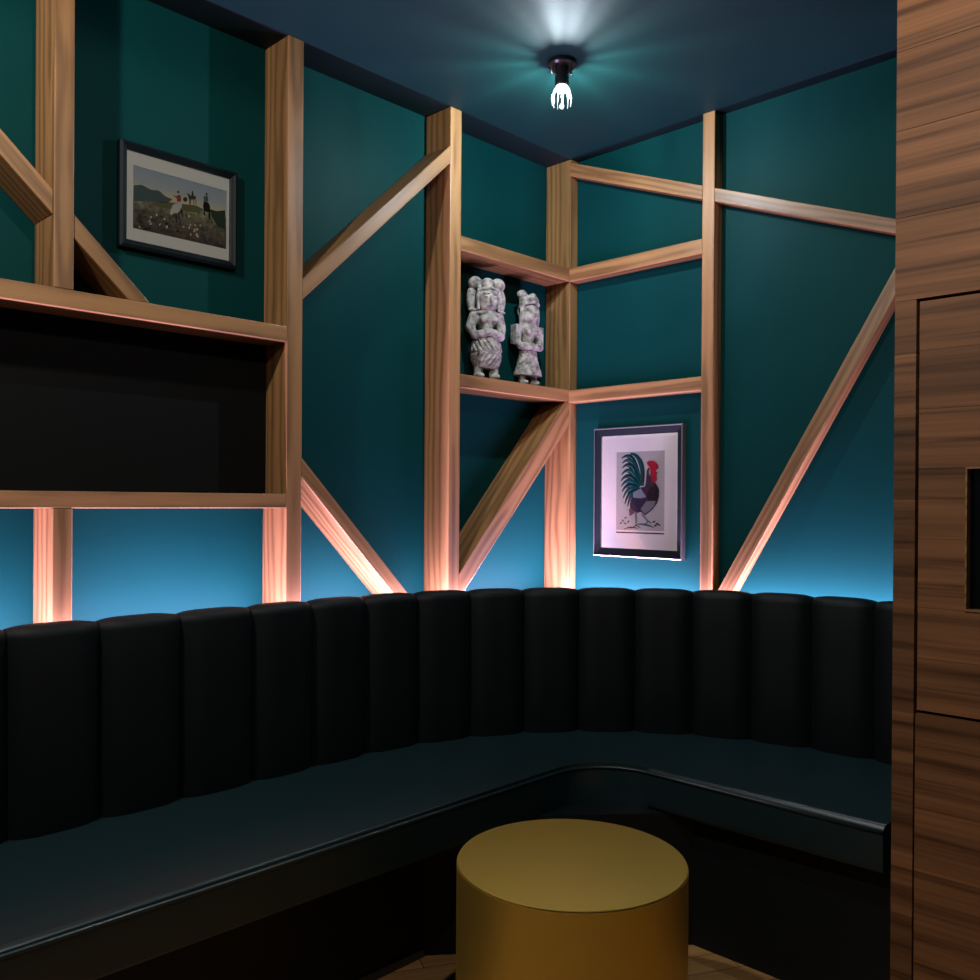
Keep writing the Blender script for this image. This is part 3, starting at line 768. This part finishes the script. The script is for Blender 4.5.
def statue(loc, rotz, label, kind):
    """figure facing local -Y"""
    root = bpy.data.objects.new('stone_statue', None); root.empty_display_size = .05
    M0 = Matrix.Translation(loc) @ Matrix.Rotation(rotz, 4, 'Z'); link(root, None, M0); tag(root, label, 'statue')
    f = -1
    b = bmesh.new(); h = bmesh.new()
    if kind == 0:
        for s in (-1, 1):
            limb(b, [(s*.029, 0, .018), (s*.029, 0, .07)], [.0165, .0165])            # stub legs
            ball(b, (s*.029, -.010, .0125), (.018, .024, .012))
            limb(b, [(s*.045, .0, .218), (s*.058, .004, .178), (s*.048, -.014, .150), (s*.014, -.034, .158)], [.020, .018, .016, .013])
            ball(b, (s*.020, -.026, .205), (.014, .012, .012))
        limb(b, [(0, .004, .12), (0, .004, .17), (0, .0, .215)], [.032, .026, .036])
        ball(b, (0, -.030, .160), (.022, .012, .014))
        ball(b, (0, 0, .226), (.060, .032, .012))                                    # collar
        limb(b, [(0, 0, .22), (0, -.004, .27)], [.026, .026])
        ball(b, (0, -.012, .275), (.041, .031, .050))                                # face
        ball(b, (0, -.046, .272), (.007, .010, .014))                                # nose
        for s in (-1, 1):
            ball(b, (s*.016, -.040, .291), (.014, .008, .004)); ball(b, (s*.016, -.040, .279), (.009, .0055, .004))
        ball(b, (0, -.038, .251), (.015, .009, .004)); ball(b, (0, -.036, .2455), (.010, .008, .003))
        # headdress
        for s in (-1, 1):
            ball(h, (s*.043, 0, .330), (.026, .020, .024)); ball(h, (s*.043, -.018, .330), (.012, .006, .011))
            ball(h, (s*.054, .004, .276), (.019, .016, .044)); limb(h, [(s*.034, -.018, .318), (s*.042, -.022, .280), (s*.038, -.018, .240)], [.006, .007, .006])
            ball(h, (s*.052, -.004, .236), (.018, .014, .006))
        ball(h, (0, -.008, .328), (.026, .026, .022)); ball(h, (0, -.026, .322), (.010, .008, .012))
        limb(h, [(-.032, -.024, .305), (0, -.038, .312), (.032, -.024, .305)], [.006, .007, .006])
        ball(h, (0, .016, .285), (.045, .022, .05))
        def rf(v): 
            t = .036 + .019*math.sin(PI*min(1, max(0, v)))**.6
            if .44 < v < .52: t *= .965
            return t, t*.74
        def carve(a, v):
            tier = 0 if v < .48 else 1
            q = (v/.48 if tier == 0 else (v-.48)/.52)
            if q < .1 or q > .9: return .02
            z = (a*9/PI + (q*2.2 if tier else -q*2.2)) % 1
            z2 = (q*3) % 1
            return (-.06 if z < .45 else .05) - (.04 if z2 < .15 else 0)
        sk = skirt(.040, .148, rf, carve)
    else:
        for s in (-1, 1):
            limb(b, [(s*.027, 0, .0145), (s*.027, 0, .07)], [.013, .012]); ball(b, (s*.027, -.010, .0115), (.014, .022, .011))
            limb(b, [(s*.040, .006, .205), (s*.052, .006, .165), (s*.045, -.012, .142), (s*.010, -.034, .138)], [.017, .016, .014, .012])
            box(b, (s*.052-.012, -.012, .150), (s*.052+.012, .022, .218))            # squared sleeves
        limb(b, [(0, .004, .11), (0, .004, .16), (0, 0, .212)], [.028, .023, .033])
        ball(b, (0, -.028, .140), (.020, .012, .013))
        for s in (-1, 1): ball(b, (s*.016, -.024, .195), (.012, .010, .011))
        limb(b, [(0, 0, .21), (0, -.004, .26)], [.024, .023])
        ball(b, (0, -.010, .256), (.035, .029, .044))
        ball(b, (0, -.038, .254), (.0055, .008, .012))
        for s in (-1, 1): ball(b, (s*.013, -.032, .270), (.010, .006, .0032)); ball(b, (s*.013, -.034, .262), (.007, .005, .003))
        ball(b, (0, -.033, .234), (.010, .007, .003))
        ball(h, (-.028, .002, .328), (.020, .018, .017)); ball(h, (-.028, -.014, .328), (.009, .006, .008))
        ball(h, (.004, -.004, .310), (.033, .026, .020)); limb(h, [(-.030, .002, .325), (-.026, 0, .300), (-.034, -.004, .280)], [.013, .013, .010]); ball(h, (.010, -.012, .322), (.015, .014, .014)); ball(h, (.032, -.004, .306), (.012, .012, .022))
        limb(h, [(-.030, -.022, .293), (0, -.035, .299), (.030, -.022, .293)], [.006, .006, .006])
        for s in (-1, 1): limb(h, [(s*.031, -.010, .292), (s*.036, -.008, .255), (s*.036, -.004, .218)], [.009, .010, .009])
        ball(h, (0, .014, .268), (.036, .020, .045))
        def rf(v):
            t = .058 - .026*v - .004*math.sin(PI*v); return t, t*.72
        def carve(a, v):
            g = .035*math.sin(20*a + 6*math.sin(9*v)) + .035*math.sin(40*v)*math.sin(9*a)
            return g if .05 < v < .95 else .0
        sk = skirt(.038, .138, rf, carve)
    for nm, q, vox in (('body', b, .0022), ('headdress', h, .0022)):
        q = fuse(q, vox); q.transform(M0)
        obj(nm, q, STONE, root, smooth=True)
    sk.transform(M0); obj('skirt', sk, STONE, root, smooth='auto')
statue((-.431, -.066, NL[1]+.0005), math.radians(-22), 'pale carved stone statue with a double-knobbed headdress, left in the niche', 0)
statue((-.215, -.066, NL[1]+.0005), math.radians(-8), 'pinkish carved stone statue with a flared skirt, right in the niche', 1)

# ------------------------------------------------------------------ world, camera, colour
w = bpy.data.worlds.new('room_dark'); sc.world = w; w.use_nodes = True
w.node_tree.nodes['Background'].inputs[0].default_value = (.30, .42, .5, 1); w.node_tree.nodes['Background'].inputs[1].default_value = .004
F, CYP, YAW, ROLL, PITCH = 894.1, 504.3, .7705, -.0062, -.0029
fw = Vector((math.cos(YAW), math.sin(YAW), 0)); rt = Vector((math.sin(YAW), -math.cos(YAW), 0)); up = Vector((0, 0, 1))
f2 = fw*math.cos(PITCH) + up*math.sin(PITCH); u2 = up*math.cos(PITCH) - fw*math.sin(PITCH)
r = rt*math.cos(ROLL) - u2*math.sin(ROLL); u = u2*math.cos(ROLL) + rt*math.sin(ROLL)
cd = bpy.data.cameras.new('camera'); cam = bpy.data.objects.new('camera', cd); COL.objects.link(cam)
cd.sensor_width = 36; cd.lens = 36*F/980; cd.shift_y = (CYP-490)/980; cd.clip_start = .02
M = Matrix.Identity(4)
for i in range(3): M[i][0], M[i][1], M[i][2], M[i][3] = r[i], u[i], -f2[i], (-2.625, -2.219, 1.15)[i]
cam.matrix_basis = M
sc.camera = cam
sc.view_settings.view_transform = 'Standard'; sc.view_settings.look = 'None'; sc.view_settings.gamma = 1
sc.view_settings.use_curve_mapping = False; sc.view_settings.exposure = 0
sc.cycles.use_denoising = True
sc.cycles.max_bounces = 8; sc.cycles.diffuse_bounces = 4; sc.cycles.glossy_bounces = 4
sc.cycles.sample_clamp_indirect = 4
sc.cycles.caustics_reflective = False; sc.cycles.caustics_refractive = False
